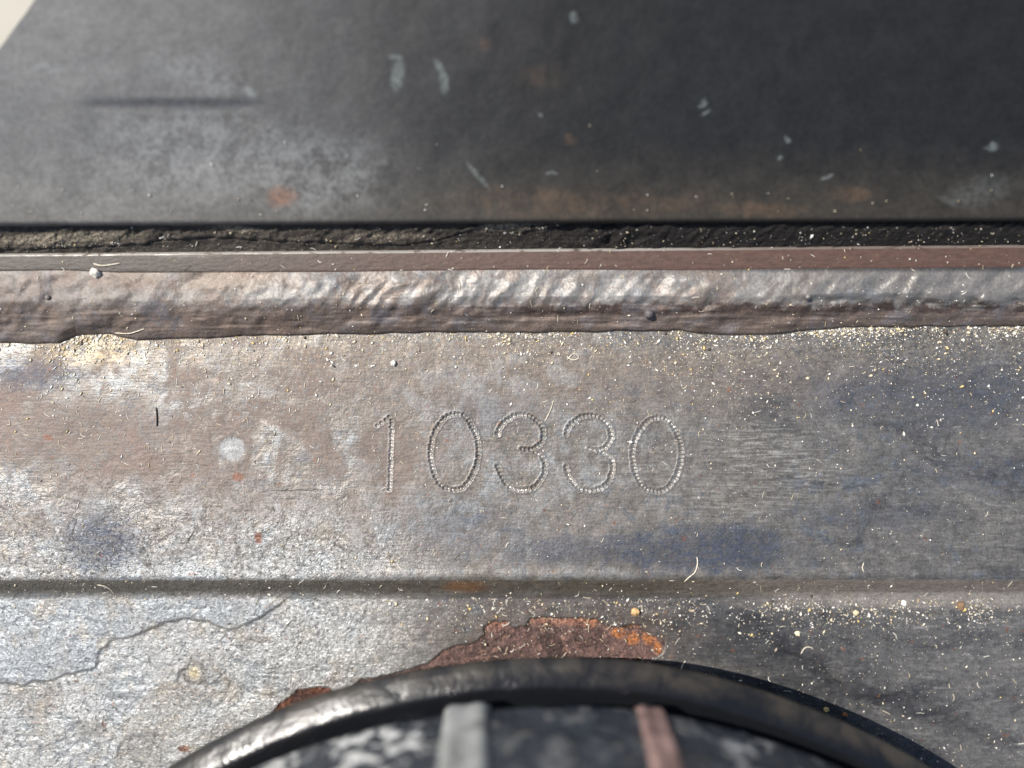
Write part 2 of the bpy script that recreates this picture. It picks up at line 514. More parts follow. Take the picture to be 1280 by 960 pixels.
def cover_pt(u, v):
    """point of the tilted cover plate seen along plate coordinates (u, v): u/v of its own axes"""
    t = math.tan(TILT)
    q = (480 - v) / D                   # y = q (D - z),  z = Z0 + (y - Y0) t
    y = q * (D - Z0 + Y0 * t) / (1 + q * t)
    z = Z0 + (y - Y0) * t
    x = (u - 640) * (1 - z / D)
    return x, y, z


def mat_cover():
    g = G("dark_worn_paint")

    def c(u, v):
        x, y, z = cover_pt(u, v)
        return x + 640, 480 - y

    def bl(u, v, rx, ry, soft=.5, amt=10, size=14, rot=0): return g.blob(*c(u, v), rx * .9, ry * .9, soft, amt, size, rot)

    def ln(a, b, d, e, w): return g.line(*c(a, b), *c(d, e), w, 2)
    n1 = g.noise(130, 5, .6, .3, seed=1); n2 = g.noise(26, 5, .65, .4, seed=2); n3 = g.noise(6, 4, .65, seed=3)
    streak = g.noise(3.5, 3, .6, stretch=(12, 1, 1), seed=4)
    left = g.ramp(g.add(g.u, g.mul(g.math('SUBTRACT', n1, .5), 260)), 690, 130)
    col = g.mix(left, (0.012, 0.0125, 0.0135), (0.100, 0.102, 0.104))  # sun sheen put into the base colour, fading from left to right
    # low down: dust and rubbed brown
    y_edge = 480 - Y0
    lowm = g.ramp(g.add(g.v, g.mul(g.math('SUBTRACT', n2, .5), 60)), y_edge - 95, y_edge - 8)
    col = g.mix(g.mul(lowm, .55), col, g.mix(left, (0.050, 0.043, 0.033), (0.135, 0.128, 0.115)))
    br = g.mul(g.maxi(bl(720, 255, 160, 16), bl(620, 245, 26, 12), g.mul(bl(680, 95, 30, 14), .5), bl(950, 262, 60, 8), bl(712, 177, 9, 5), g.mul(bl(600, 55, 16, 8), .8), bl(1065, 243, 24, 8)), g.ramp(n2, .35, .65, .05, .32))
    col = g.mix(br, col, (0.12, 0.072, 0.042))
    # rubbed grey area left of the middle
    sc = g.mul(g.maxi(bl(250, 190, 120, 52, .5, 26, 30), bl(390, 215, 84, 44, .5, 26, 30), g.mul(bl(180, 235, 120, 30, .6, 20, 30), .5), g.mul(bl(250, 95, 60, 24, .7, 20, 30, 25), .7)),
               g.ramp(g.add(g.mul(n2, .6), g.mul(n3, .4)), .36, .58))
    col = g.mix(g.mul(sc, .42), col, (0.19, 0.196, 0.198))
    col = g.mix(g.mul(bl(352, 246, 17, 12, .6, 8), g.ramp(n3, .3, .6, .4, .9)), col, (0.19, 0.110, 0.078))
    # rubbed chalky marks
    mk = g.maxi(ln(487, 71, 503, 73, 3), ln(500, 76, 494, 112, 7), ln(544, 75, 556, 92, 4), ln(554, 88, 556, 116, 5), g.mul(bl(313, 115, 8, 4, .5, 3, 8, 40), 1), g.mul(bl(66, 84, 18, 5), .6), bl(718, 21, 5, 5),
                bl(878, 130, 4, 3), bl(882, 141, 6, 2, .5, 2, 8, -35), bl(1240, 183, 8, 4), g.mul(bl(1225, 240, 36, 16, .6, 10, 14, -12), .35), bl(1033, 222, 9, 2.2, .5, 2, 8, -25), bl(975, 198, 3.5, 2.5, .5, 2, 8, -35), bl(985, 175, 3, 3),
                bl(675, 144, 2.5, 3.5), g.mul(ln(585, 205, 610, 235, 3), .8), bl(690, 218, 7, 3), g.mul(bl(1190, 250, 20, 4), .4))
    col = g.mix(g.mul(mk, g.ramp(n3, .25, .55, .2, 1.0), .30), col, (0.23, 0.265, 0.26))
    # shade of the shallow groove, put into the colour
    gr = g.mul(ln(105, 131, 330, 130, 7), g.ramp(n2, .3, .6, .35, .75))
    col = g.mix(gr, col, (0.040, 0.043, 0.050))
    col = g.scale(col, g.ramp(n3, .25, .75, .80, 1.22))
    col = g.scale(col, g.ramp(n2, .25, .75, .84, 1.16))
    rough = g.add(.47, g.mul(n2, .14))
    h = g.add(g.mul(n2, 2.5), g.mul(n3, .9), g.mul(streak, .4))
    return g.out(col, rough, .0, g.bump(h, .26, 1.0), .26)


CX, CY = 40.0, -1140.0            # axis of the cap


def mat_cap(kind):
    g = G("cap_" + kind)
    n1 = g.noise(46, 5, .6, .4, seed=1, coord=g.xyz); n2 = g.noise(16, 3, .55, seed=2, coord=g.xyz)
    if kind == "body":
        wear_sheen = g.mul(g.ramp(g.add(g.mul(n1, .6), g.mul(n2, .4)), .50, .60), g.maxi(g.ramp(g.u, 610, 540), g.mul(g.ramp(g.u, 830, 890), .55), .12))  # worn paint plus silver reflections put into the colour, mostly on the left
        col = g.mix(wear_sheen, (0.030, 0.036, 0.046), (0.74, 0.74, 0.72))
        col = g.mix(g.mul(g.ramp(n2, .58, .68), .35), col, (0.16, 0.12, 0.08))
        return g.out(col, g.add(.14, g.mul(n1, .25)), g.mul(wear_sheen, .2), g.bump(g.add(g.mul(n1, 14), g.mul(n2, 5)), 1.0, 1.0))
    if kind == "flange":
        r = g.vec('LENGTH', g.vec('SUBTRACT', g.vec('MULTIPLY', g.xyz, (1, 1, 0)), (CX, CY, 0)))
        dusty = g.ramp(g.add(r, g.mul(g.math('SUBTRACT', n1, .5), 34)), 800, 824)
        dcol = g.mix(g.ramp(n1, .36, .62), (0.009, 0.008, 0.007), (0.036, 0.030, 0.023))
        col = g.mix(dusty, (0.007, 0.0075, 0.009), dcol)  # inner black is the shade of the groove, put into the colour
        return g.out(col, g.mixf(dusty, .24, .42), 0.0, g.bump(g.add(g.mul(n1, 7), g.mul(n2, .4)), .45, 1.0))
    base = {"grey_rib": (0.46, 0.47, 0.46), "rust_rib": (0.44, 0.29, 0.26)}[kind]
    col = g.mix(g.ramp(n1, .40, .66), base, tuple(c * .45 for c in base))
    return g.out(col, .27, .35, g.bump(g.add(g.mul(n1, 5), g.mul(n2, 2)), .7, 1.0))


def flat(name, col, rough=.7, metal=0.0, bsize=3.0, bh=1.5):
    g = G(name)
    n = g.noise(bsize, 4, .65, coord=g.xyz)
    return g.out(g.scale(g.mix(0.0, col, col), g.ramp(n, .25, .75, .7, 1.3)), rough, metal, g.bump(g.mul(n, bh), 1, 1.0), .3)


def mat_grain(name, cols):
    g = G(name)
    geo = g.n.new("ShaderNodeNewGeometry")
    r = geo.outputs["Random Per Island"]
    cr = g.n.new("ShaderNodeValToRGB")
    cr.color_ramp.interpolation = 'CONSTANT'
    e = cr.color_ramp.elements
    e[0].position = 0; e[0].color = (*cols[0][1], 1)
    e[1].position = cols[1][0]; e[1].color = (*cols[1][1], 1)
    for p, cc in cols[2:]:
        k = e.new(p); k.color = (*cc, 1)
    g.set(cr.inputs[0], r)
    return g.out(cr.outputs[0], .6, 0.0, None, .4)


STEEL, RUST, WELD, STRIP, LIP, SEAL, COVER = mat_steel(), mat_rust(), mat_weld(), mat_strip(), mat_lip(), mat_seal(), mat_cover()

# ------------------------------------------------------------------ ground far below
def build_ground():
    g = G("pale_concrete")
    n1 = g.noise(2500, 5, .6, seed=1); n2 = g.noise(160, 4, .6, seed=2)
    col = g.mix(n1, (0.40, 0.37, 0.31), (0.47, 0.44, 0.37))
    col = g.scale(col, g.ramp(n2, .3, .7, .88, 1.1))
    m = g.out(col, .9, 0.0, g.bump(g.mul(n2, 30), .6, 1.0))
    R = 300.0; z = -0.55
    me = np_mesh("ground", [(-R, -R, z), (R, -R, z), (R, R, z), (-R, R, z)], [(0, 1, 2, 3)])
    tag(link_mesh("ground", me, m, None, False), kind='structure')


build_ground()

# ------------------------------------------------------------------ steel frame: height functions
TOE = [(-500, 424), (0, 429), (40, 431), (72, 430), (95, 419), (140, 418), (172, 426), (240, 424), (300, 421), (430, 418), (560, 416), (700, 416), (850, 414), (872, 418), (960, 420), (1000, 414), (1050, 410), (1130, 409), (1280, 408), (1900, 404)]
WTOP = [(-500, 338), (0, 339), (80, 338), (150, 341), (430, 340), (560, 338), (690, 337), (850, 338), (960, 336), (1280, 334), (1900, 331)]


def toe(u): return lerp_poly(TOE, u) + 2.2 * vnoise(u, 0 * u, 26, 3) + 1.2 * vnoise(u, 0 * u, 9, 4)
def fold_v(u): return 724 - 3.0 * u / 1280


FLAKE_L = [(-400, 890), (-60, 862), (0, 853), (35, 855), (80, 846), (118, 835), (124, 815), (140, 800), (165, 795), (205, 778), (240, 772), (262, 778), (290, 786), (310, 778), (350, 758), (362, 740), (380, 700)]
FLAKE_R = [(930, 775), (985, 815), (1020, 828), (1045, 850), (1062, 868), (1090, 872), (1130, 866), (1180, 890), (1240, 925), (1300, 940), (1700, 1000)]


def signed_poly(u, v, pts):
    """signed distance to an open polyline, positive above it"""
    best = np.full(np.shape(u), 1e9); sgn = np.ones(np.shape(u))
    for (ax, ay), (bx, by) in zip(pts[:-1], pts[1:]):
        dx, dy = bx - ax, by - ay
        L2 = dx * dx + dy * dy
        t = np.clip(((u - ax) * dx + (v - ay) * dy) / L2, 0, 1)
        d = np.hypot(u - ax - t * dx, v - ay - t * dy)
        cr = dx * (v - ay) - dy * (u - ax)
        upd = d < best
        best = np.where(upd, d, best); sgn = np.where(upd, np.where(cr < 0, 1, -1), sgn)
    return best * sgn


RUST_TOP = [(335, 905), (350, 880), (372, 862), (398, 857), (412, 858), (418, 866), (440, 858), (452, 848), (470, 846), (500, 839), (535, 828), (553, 813), (566, 808), (592, 803), (606, 795), (606, 784), (617, 778), (634, 776), (640, 782), (655, 783), (664, 775), (690, 771), (745, 773), (756, 782), (775, 783), (800, 782), (815, 795), (832, 800), (830, 815), (815, 828), (838, 834), (842, 870)]


def rust_mask(u, v):
    uu = u + 3.0 * fbm(u, v, 12, 3, 2); vv = v + 3.4 * fbm(u, v, 12, 3, 5)
    pts = np.array(RUST_TOP, float)
    poly = np.vstack([pts, [(842, 905)]])
    inside = np.zeros(np.shape(u), bool)
    n = len(poly)
    for i in range(n):
        x1, y1 = poly[i]; x2, y2 = poly[(i + 1) % n]
        cond = ((y1 > vv) != (y2 > vv))
        xs = x1 + (vv - y1) * (x2 - x1) / (y2 - y1 + 1e-9)
        inside ^= cond & (uu < xs)
    return inside


CRATERS = [(234, 849, 13, 1.6), (99, 920, 19, 1.2), (268, 864, 12, .5), (172, 942, 25, 1.2), (290, 561, 17, .7), (165, 708, 5, .8), (184, 703, 4, .8), (420, 800, 14, .5)]


def plate_h(u, v):
    h = 1.1 * fbm(u, v, 70, 3, 1) + .5 * fbm(u, v, 16, 3, 2)
    fv = fold_v(u)
    s = sstep(0, 1, (v - fv + 2) / 29.0)
    h = h + 1.2 * np.exp(-((v - fv + 4) / 6.0) ** 2) - 21.0 * s
    low = sstep(738, 752, v)
    # paint layers that end in a small scarp
    if np.any(low > 0):
        wu = u + 5 * fbm(u, v, 18, 3, 4); wv = v + 5 * fbm(u, v, 18, 3, 6)
        dL = signed_poly(wu, wv, FLAKE_L)
        h = h + low * 2.2 * sstep(-1.8, 1.8, dL) * sstep(420, 330, u)
        dR = signed_poly(wu, wv, FLAKE_R)
        h = h + low * 1.8 * sstep(-2.5, 2.5, dR) * sstep(930, 1000, u)
        h = h + low * (.9 * fbm(u, v, 9, 3, 7) * sstep(640, 420, u) + .5 * fbm(u, v, 26, 3, 5))
    for cx, cy, r, dp in CRATERS:
        d = np.hypot(u - cx + 3 * vnoise(u, v, 9, 2), v - cy + 3 * vnoise(u, v, 9, 3)) / r
        h = h - dp * sstep(1.05, .8, d) + .2 * dp * np.exp(-((d - 1.1) / .2) ** 2)
    return h


def weld_h(u, v):
    vt = lerp_poly(WTOP, u); vb = toe(u)
    t = np.clip((v - vt) / (vb - vt), 0, 1)
    prof = np.interp(t, [0, .06, .2, .42, .58, .75, .9, .97, 1.0], [29.8, 30.4, 31, 30.0, 25, 16, 9.0, 5.0, -1.0])
    env = np.clip(np.minimum(t * 7, (1 - t) * 7), 0, 1)
    act = sstep(300, 430, u) * (1 - .55 * sstep(690, 760, u)) + .5 * sstep(1000, 1120, u)
    ph = (u + .75 * (v - 380) + 44 * fbm(u, v, 70, 4, 1)) / (24 + 9 * sstep(800, 1000, u))
    rip = (np.abs(np.mod(ph, 1) - .5) * 2) ** 1.3 * 1.5
    up = sstep(.75, .45, t)
    h = prof + env * (rip * act * (.25 + .75 * up) * (.6 + 1.6 * (vnoise(u, v, 40, 5) + .3)))
    h = h + env * (6.0 * fbm(u, v, 52, 2, 2, .5) + 4.6 * fbm(u + .5 * v, v, 21, 2, 3))
    h = h + env * 4.0 * sstep(.45, .7, t) * fbm(u / 9.0, v, 9, 3, 6)
    pitl = np.exp(-((t - .56 - .08 * vnoise(u, 0 * u, 60, 5)) / .075) ** 2) * sstep(600, 800, u)
    h = h - env * pitl * 7.0 * np.clip(vnoise(u, v, 12, 6) + .12, 0, 1) + env * pitl * 4 * fbm(u, v, 17, 2, 4)
    h = h + env * sstep(1080, 1160, u) * 5.0 * np.clip(vnoise(u + .7 * v, v, 30, 2), 0, 1) * sstep(.6, .4, t)
    lump = np.exp(-(((u - 130) / 46) ** 2 + ((v - 398) / 22) ** 2))
    h = h + 4.5 * lump * env + env * 3.2 * fbm(u, v, 30, 3, 7) * sstep(240, 60, u)
    return h


def strip_v(u): return 319 - 11.0 * u / 1280


frame = empty("steel_frame", (0, 0, -220 * S))
tag(frame, "weathered steel frame with a long weld seam and the stamped number 10330", "steel frame")

# --- stamped number
N0 = [(569, 517), (582, 521), (591, 535), (597, 552), (598, 566), (595, 583), (588, 599), (578, 610), (566, 612), (554, 608), (545, 597), (540, 582), (538, 566), (540, 550), (547, 534), (557, 522)]
N3 = [(623, 542), (626, 533), (635, 524), (648, 518.5), (662, 520), (673, 528), (679, 539), (678, 550), (670, 559.5), (660, 562), (652, 561)]
N3b = [(664, 562.5), (677, 571), (681, 584), (677, 599), (667, 609), (652, 612), (637, 608.5), (628, 598), (622, 582.5)]
glyphs = [
    [([(472, 532), (480, 526), (487, 521)], False), ([(489.5, 525), (488.5, 570), (487, 612)], False)],
    [(N0, True)],
    [(N3, False), (N3b, False)],
    [([(x + 85, y + .6) for x, y in N3], False), ([(x + 85, y + .6) for x, y in N3b], False)],
    [([(821 + (x - 568) * 1.02, 568 + (y - 564.5) * .97) for x, y in N0], True)],
]
depths = [2.6, 3.5, 3.7, 3.2, 2.4]


def digit_field(U, V):
    """indent field of peened dots, and which digit each spot belongs to"""
    H = np.zeros(U.shape); B = np.zeros(U.shape); who = np.full(U.shape, -1)
    ua, va = U[0, :], V[:, 0]
    for k, gl in enumerate(glyphs):
        x0 = min(p[0] for pl, c in gl for p in pl) - 9; x1 = max(p[0] for pl, c in gl for p in pl) + 9
        y0 = min(p[1] for pl, c in gl for p in pl) - 9; y1 = max(p[1] for pl, c in gl for p in pl) + 9
        i0, i1 = np.searchsorted(ua, [x0, x1]); j0, j1 = np.searchsorted(va, [y0, y1])
        u = U[j0:j1, i0:i1]; v = V[j0:j1, i0:i1]
        dent = np.zeros(u.shape); rim = np.zeros(u.shape); dmin = np.full(u.shape, 99.)
        for pl, cl in gl:
            pp = spline(pl, cl, 4.8 if k else 4.2)
            dd = np.gradient(pp, axis=0)
            if cl: dd = np.roll(pp, -1, 0) - np.roll(pp, 1, 0)
            for (px, py), (tx, ty) in zip(pp, dd):
                L = math.hypot(tx, ty); tx /= L; ty /= L
                px += rng.normal(0, .3); py += rng.normal(0, .3)
                Rc = 3.65 * rng.uniform(.88, 1.12) * (.78 if k == 0 else 1.0)     # across the stroke
                Ra = (2.7 if k else 2.3) * rng.uniform(.9, 1.1)                                  # along it
                dp = depths[k] * rng.uniform(.75, 1.2)
                if k == 4 and px > 840: dp *= .75
                a = (u - px) * tx + (v - py) * ty; c = -(u - px) * ty + (v - py) * tx
                d = np.hypot(u - px, v - py)
                e = np.hypot(a / Ra, c / Rc)
                dent = np.maximum(dent, dp * np.clip(1 - e ** 2, 0, 1))
                rim = np.maximum(rim, 1.0 * np.exp(-((np.hypot(a / 1.15, c) - Rc - .6) / 1.0) ** 2))
                dmin = np.minimum(dmin, d)
        inside = np.exp(-(dmin / 3.6) ** 4)
        B[j0:j1, i0:i1] = np.maximum(B[j0:j1, i0:i1], inside * sstep(-.2, .8, .35 + 1.2 * vnoise(u, v, 30, 4)) )
        h = np.where(dmin < 3.2, .3 - dent, rim * .35)
        H[j0:j1, i0:i1] = np.where(dmin < 8, h, H[j0:j1, i0:i1])
        w = who[j0:j1, i0:i1]; w[dmin < 6.0] = k
    return H, who, B


def build_number_plate():
    ux = axis((-400, 0, 14), (0, 455, 4), (455, 868, .5), (868, 1280, 4), (1280, 1720, 14))
    vx = axis((396, 508, 2.5), (508, 624, .5), (624, 712, 3), (712, 749, 1.2))
    U, V = np.meshgrid(ux, vx)
    Z = plate_h(U, V)
    H, who, B = digit_field(U, V)
    Z = Z + H
    verts = to_world(U, V, Z).reshape(-1, 3)
    f = grid_faces(len(ux), len(vx))
    fw = who.ravel()[f].max(1)
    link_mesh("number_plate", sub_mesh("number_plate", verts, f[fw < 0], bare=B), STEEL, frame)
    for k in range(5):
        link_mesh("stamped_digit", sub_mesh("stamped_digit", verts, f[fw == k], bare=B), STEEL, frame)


def build_lower_plate():
    ux = axis((-400, 0, 14), (0, 330, 1.8), (330, 850, 1.0), (850, 1280, 2.2), (1280, 1720, 14))
    vx = axis((749, 764, 1.4), (764, 900, 1.0), (900, 965, 1.6), (965, 1330, 16))
    U, V = np.meshgrid(ux, vx)
    Z = plate_h(U, V)
    m = rust_mask(U, V)
    # soft scarp: averaged mask
    mf = m.astype(float)
    k = mf.copy()
    for _ in range(1):
        k[1:-1, 1:-1] = (k[1:-1, 1:-1] * 2 + k[:-2, 1:-1] + k[2:, 1:-1] + k[1:-1, :-2] + k[1:-1, 2:]) / 6
    Z = Z - 3.2 * k * sstep(860, 800, U) + 1.6 * mf * fbm(U, V, 10, 3, 4) + 1.5 * mf * fbm(U, V, 28, 2, 1)
    verts = to_world(U, V, Z).reshape(-1, 3)
    f = grid_faces(len(ux), len(vx))
    fm = m.ravel()[f].min(1)
    wu = U + 5 * fbm(U, V, 18, 3, 4); wv = V + 5 * fbm(U, V, 18, 3, 6)
    dL = signed_poly(wu, wv, FLAKE_L)
    gl = sstep(420, 350, U)
    lay = sstep(-.5, 1.5, dL) * gl
    crev = np.exp(-((dL + 1.2) / (.8 + 1.1 * np.clip(.5 + vnoise(U, V, 34, 1), 0, 1))) ** 2) * gl * sstep(-.25, .3, .05 + vnoise(U, V, 30, 3))
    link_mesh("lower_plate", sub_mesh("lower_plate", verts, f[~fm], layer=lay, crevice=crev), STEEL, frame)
    link_mesh("rust_patch", sub_mesh("rust_patch", verts, f[fm]), RUST, frame)


def build_weld():
    ux = axis((-400, -10, 8), (-10, 1290, 1.5), (1290, 1720, 8))
    t = np.linspace(0, 1, 92)
    U, T = np.meshgrid(ux, t)
    V = lerp_poly(WTOP, U) + T * (toe(U) + 1.5 - lerp_poly(WTOP, U))
    Z = weld_h(U, V)
    verts = to_world(U, V, Z).reshape(-1, 3)
    link_mesh("weld_bead", np_mesh("weld_bead", verts, grid_faces(len(ux), len(t))), WELD, frame)
    for cu, cv, r in [(811, 392, 6.0), (60, 372, 3.2), (1010, 371, 3.5)]:
        bm = bmesh.new()
        bmesh.ops.create_icosphere(bm, subdivisions=3, radius=r * S)
        z = float(weld_h(np.array([cu * 1.0]), np.array([cv * 1.0]))[0]) + r * .2
        p = to_world(np.array([cu * 1.0]), np.array([cv * 1.0]), np.array([z]))[0]
        for vv in bm.verts:
            vv.co = Vector(vv.co) * random.uniform(.94, 1.06) + Vector(p)
        me = bpy.data.meshes.new("weld_spatter"); bm.to_mesh(me); bm.free()
        link_mesh("weld_spatter", me, WELD, frame)


def build_strip():
    # flat bar, thin lip on its far edge with its highlight in the colour
    ux = axis((-400, 1720, 8))
    prof = [(0, 8.0), (.0, 27.0), (1.4, 28.6), (3.4, 29.2), (12, 29.4), (-3, 29.2), (3, 28.6), (3.2, 6.0)]     # v offset, z

    def strip(rows, name, mat):
        V = []
        for dv, z in rows:
            u = ux
            v = (strip_v(u) - 2 if (dv, z) in prof[:5] else lerp_poly(WTOP, u)) + dv + .5 * vnoise(u, 0 * u + dv, 34, 2)
            V.append(to_world(u, v, 0 * u + z + .35 * vnoise(u, 0 * u + dv, 60, 1)))
        link_mesh(name, np_mesh(name, np.concatenate(V), grid_faces(len(ux), len(rows))), mat, frame)
    strip(prof[:4], "bright_lip", LIP)
    strip(prof[3:], "edge_strip", STRIP)


def build_body():
    bm = bmesh.new()
    x0, x1 = -1040, 1080
    y1, y0 = 240, -850
    z0, z1 = -220, -28
    bmesh.ops.create_cube(bm, size=1.0)
    for v in bm.verts:
        v.co = Vector(((x0 if v.co.x < 0 else x1), (y0 if v.co.y < 0 else y1), (z0 if v.co.z < 0 else z1))) * S
    bmesh.ops.bevel(bm, geom=bm.edges[:], offset=6 * S, segments=2, affect='EDGES')
    me = bpy.data.meshes.new("base_bar"); bm.to_mesh(me); bm.free()
    link_mesh("base_bar", me, flat("dull_steel", (0.11, 0.10, 0.09), .6, .2, 20, 4), frame, False)


build_number_plate(); build_lower_plate(); build_weld(); build_strip(); build_body()

# ------------------------------------------------------------------ black seal in the gap
CRACK = [(-400, 318), (0, 313), (60, 311), (110, 309), (180, 305), (210, 300), (290, 297), (340, 301), (420, 305), (500, 307), (545, 302), (575, 291), (592, 287), (615, 292), (650, 291), (690, 284), (720, 279), (780, 272), (1720, 262)]


def seal_h(u, v):
    sv = strip_v(u)
    t = np.clip((v - 262) / (sv - 262), 0, 1)
    h = 51.5 - 27 * np.clip((v - 279) / (sv - 279), 0, 1) ** 1.2
    dc = v - (lerp_poly(CRACK, u) + 2.5 * fbm(u, v, 14, 3, 2))
    h = h - 3.5 * np.exp(-((dc + .3) / 1.5) ** 2) + 2.2 * sstep(-6, -1, dc) * sstep(1, -1, dc) - 2.0 * sstep(0, 5, dc) * sstep(820, 700, u)
    rough = 3.4 * fbm(u + .8 * v, v, 8, 3, 3) * (1 - .5 * sstep(-2, 4, dc) * sstep(760, 700, u)) + 3.0 * fbm(u, v, 22, 3, 5)
    clot = np.exp(-(((u - 770) / 70) ** 2)) * 9 * fbm(u, v, 16, 3, 6)
    return h + rough + clot


def build_seal():
    ux = axis((-400, -10, 8), (-10, 1290, 1.4), (1290, 1720, 8))
    t = np.linspace(0, 1, 44)
    U, T = np.meshgrid(ux, t)
    V = 260 + T * (strip_v(U) - 1.0 - 260)
    Z = seal_h(U, V)
    base = to_world(U[:1], V[:1], 0 * Z[:1] - 20); end = to_world(U[-1:], V[-1:], 0 * Z[-1:] - 20)
    W = np.concatenate([base, to_world(U, V, Z), end], 0)
    o = link_mesh("seal_strip", np_mesh("seal_strip", W.reshape(-1, 3), grid_faces(len(ux), len(t) + 2)), SEAL)
    tag(o, "cracked black rubber seal squeezed in the gap under the dark cover plate", "seal")


build_seal()

# ------------------------------------------------------------------ dark cover plate
def build_cover():
    th = 11.0
    front = lambda u: 280.0 - 6.0 * u / 1280
    def left_edge(v):
        # chamfered corner at the upper left
        return np.interp(v, [-260, -60, 0, 17, 37, 59, 75, 120, 200, 300], [205, 84, 43, 33, 17, 1, -14, -60, -110, -110])
    vx = np.r_[np.linspace(-300, -5, 20), np.linspace(0, 262, 130), np.linspace(264, 280, 14)]
    s = np.r_[np.linspace(0, .02, 8), np.linspace(.025, .62, 330), np.linspace(.63, 1, 26)]
    Vr, Sg = np.meshgrid(vx, s, indexing='ij')
    le = left_edge(Vr) + 2.5 * vnoise(Vr, 0 * Vr, 30, 1)
    U = le + Sg * (1760 - le)
    V = Vr + (front(U) - 280) * sstep(100, 280, Vr)
    X = np.zeros_like(U); Y = np.zeros_like(U); Z = np.zeros_like(U)
    t = math.tan(TILT)
    q = (480 - V) / D
    Y = q * (D - Z0 + Y0 * t) / (1 + q * t)
    Z = Z0 + (Y - Y0) * t
    X = (U - 640) * (1 - Z / D)
    dz = 1.6 * fbm(X, Y, 120, 3, 1) + .5 * fbm(X, Y, 24, 3, 2)
    gate = sstep(95, 130, U) * sstep(340, 290, U)
    dz = dz - 1.2 * np.exp(-((V - 131) / 7.0) ** 2) * gate - 1.6 * sstep(120, 150, V) * sstep(280, 190, V) * gate
    rnd = np.clip((V - (front(U) - 3.5)) / 3.5, 0, 1)
    dz = dz - 2.5 * rnd ** 2
    Zt = Z + dz
    top = np.stack([X, Y, Zt], -1)
    bot = np.stack([X, Y, Zt - th], -1)
    ny, nx = U.shape
    vt = np.concatenate([top.reshape(-1, 3), bot.reshape(-1, 3)]) * S
    f = grid_faces(nx, ny)
    f = f[:, ::-1] if False else f
    idx = np.arange(nx * ny).reshape(ny, nx); off = nx * ny
    def wall(a):
        return np.stack([a[:-1], a[1:], a[1:] + off, a[:-1] + off], 1)
    sides = np.concatenate([wall(idx[-1, :]), wall(idx[0, ::-1]), wall(idx[::-1, 0]), wall(idx[:, -1])])
    faces = np.concatenate([f, f[:, ::-1] + off, sides[:, ::-1]])
    me = np_mesh("cover_plate", vt, faces)
    o = link_mesh("cover_plate", me, COVER)
    bm = bmesh.new(); bm.from_mesh(me); bmesh.ops.recalc_face_normals(bm, faces=bm.faces[:]); bm.to_mesh(me); bm.free()
    me.set_sharp_from_angle(angle=math.radians(40))
    tag(o, "dark scuffed steel cover plate overhanging the black seal above the weld", "cover plate")


build_cover()

# ------------------------------------------------------------------ round ribbed cap


def lathe(name, prof, mat, parent, seg=360):
    a = np.linspace(0, 2 * math.pi, seg, endpoint=False)
    r = np.array([p[0] for p in prof]); z = np.array([p[1] for p in prof])
    wob = 1 + .0016 * np.sin(5 * a + 1) + .0012 * np.sin(13 * a)
    X = CX + np.outer(r, np.sin(a) * wob); Y = CY + np.outer(r, np.cos(a) * wob); Z = np.outer(z, 1 + 0 * a)
    v = np.stack([X, Y, Z], -1).reshape(-1, 3) * S
    n = len(r)
    i = np.arange(n - 1)[:, None] * seg; j = np.arange(seg)[None, :]
    f = np.stack([i + j, i + seg + j, i + seg + (j + 1) % seg, i + (j + 1) % seg], -1).reshape(-1, 4)
    me = np_mesh(name, v, f)
    bm = bmesh.new(); bm.from_mesh(me); bmesh.ops.recalc_face_normals(bm, faces=bm.faces[:]); bm.to_mesh(me); bm.free()
    return link_mesh(name, me, mat, parent)


def wall_r(z): return 793 - 24 * (max(z - 130, 0) / 150.0) ** 1.5


cap = empty("ribbed_cap", (CX * S, CY * S, -24 * S))
tag(cap, "large round black ribbed cap in front of the lower plate, out of focus", "cap")
lathe("stem", [(640, -24), (636, 40), (648, 82)], flat("stem_steel", (.06, .055, .05), .6, .2, 12, 4), cap)
lathe("flange", [(640, 76), (806, 74), (820, 77), (826, 80), (827.5, 84), (826, 87), (818, 91.5), (809, 96.5), (802, 100), (797, 101), (788, 99), (776, 97)], mat_cap("flange"), cap)
body_prof = [(774, 98), (771, 116), (776, 126), (786, 129), (790, 132)] + [(wall_r(z), z) for z in range(136, 360, 8)] + [(724, 370), (690, 380), (400, 386), (.5, 388)]
lathe("cap_body", body_prof, mat_cap("body"), cap)


def build_rib(ang, wd, mat, label):
    a0 = math.radians(ang)
    zs = np.linspace(126, 352, 30)
    cs = np.linspace(-1, 1, 25)
    ht = 14 * np.sqrt(np.clip(1 - np.abs(cs) ** 4, 0, 1)) - 2.6 * np.exp(-(cs / .5) ** 2) - 4
    V = []
    for z in zs:
        e = min(1, (z - 126) / 10 + .25)
        R = wall_r(z)
        aa = a0 + cs * wd / 2 / R
        r = R + ht * e
        V.append(np.stack([CX + r * np.sin(aa), CY + r * np.cos(aa), 0 * aa + z], -1))
    me = np_mesh("rib", np.concatenate(V) * S, grid_faces(len(cs), len(zs)))
    bm = bmesh.new(); bm.from_mesh(me); bmesh.ops.recalc_face_normals(bm, faces=bm.faces[:]); bm.to_mesh(me); bm.free()
    o = link_mesh("rib", me, mat, cap)
    if label: o['label'] = label


gm, rm = mat_cap("grey_rib"), mat_cap("rust_rib")
build_rib(-6.4, 52, gm, "wide grey rib on the side of the cap")
build_rib(7.9, 35, rm, "narrow pinkish rust coloured rib on the side of the cap")
for k in range(1, 9):
    build_rib(-6.4 + 40 * k, 52, gm, None); build_rib(7.9 + 40 * k, 35, rm, None)

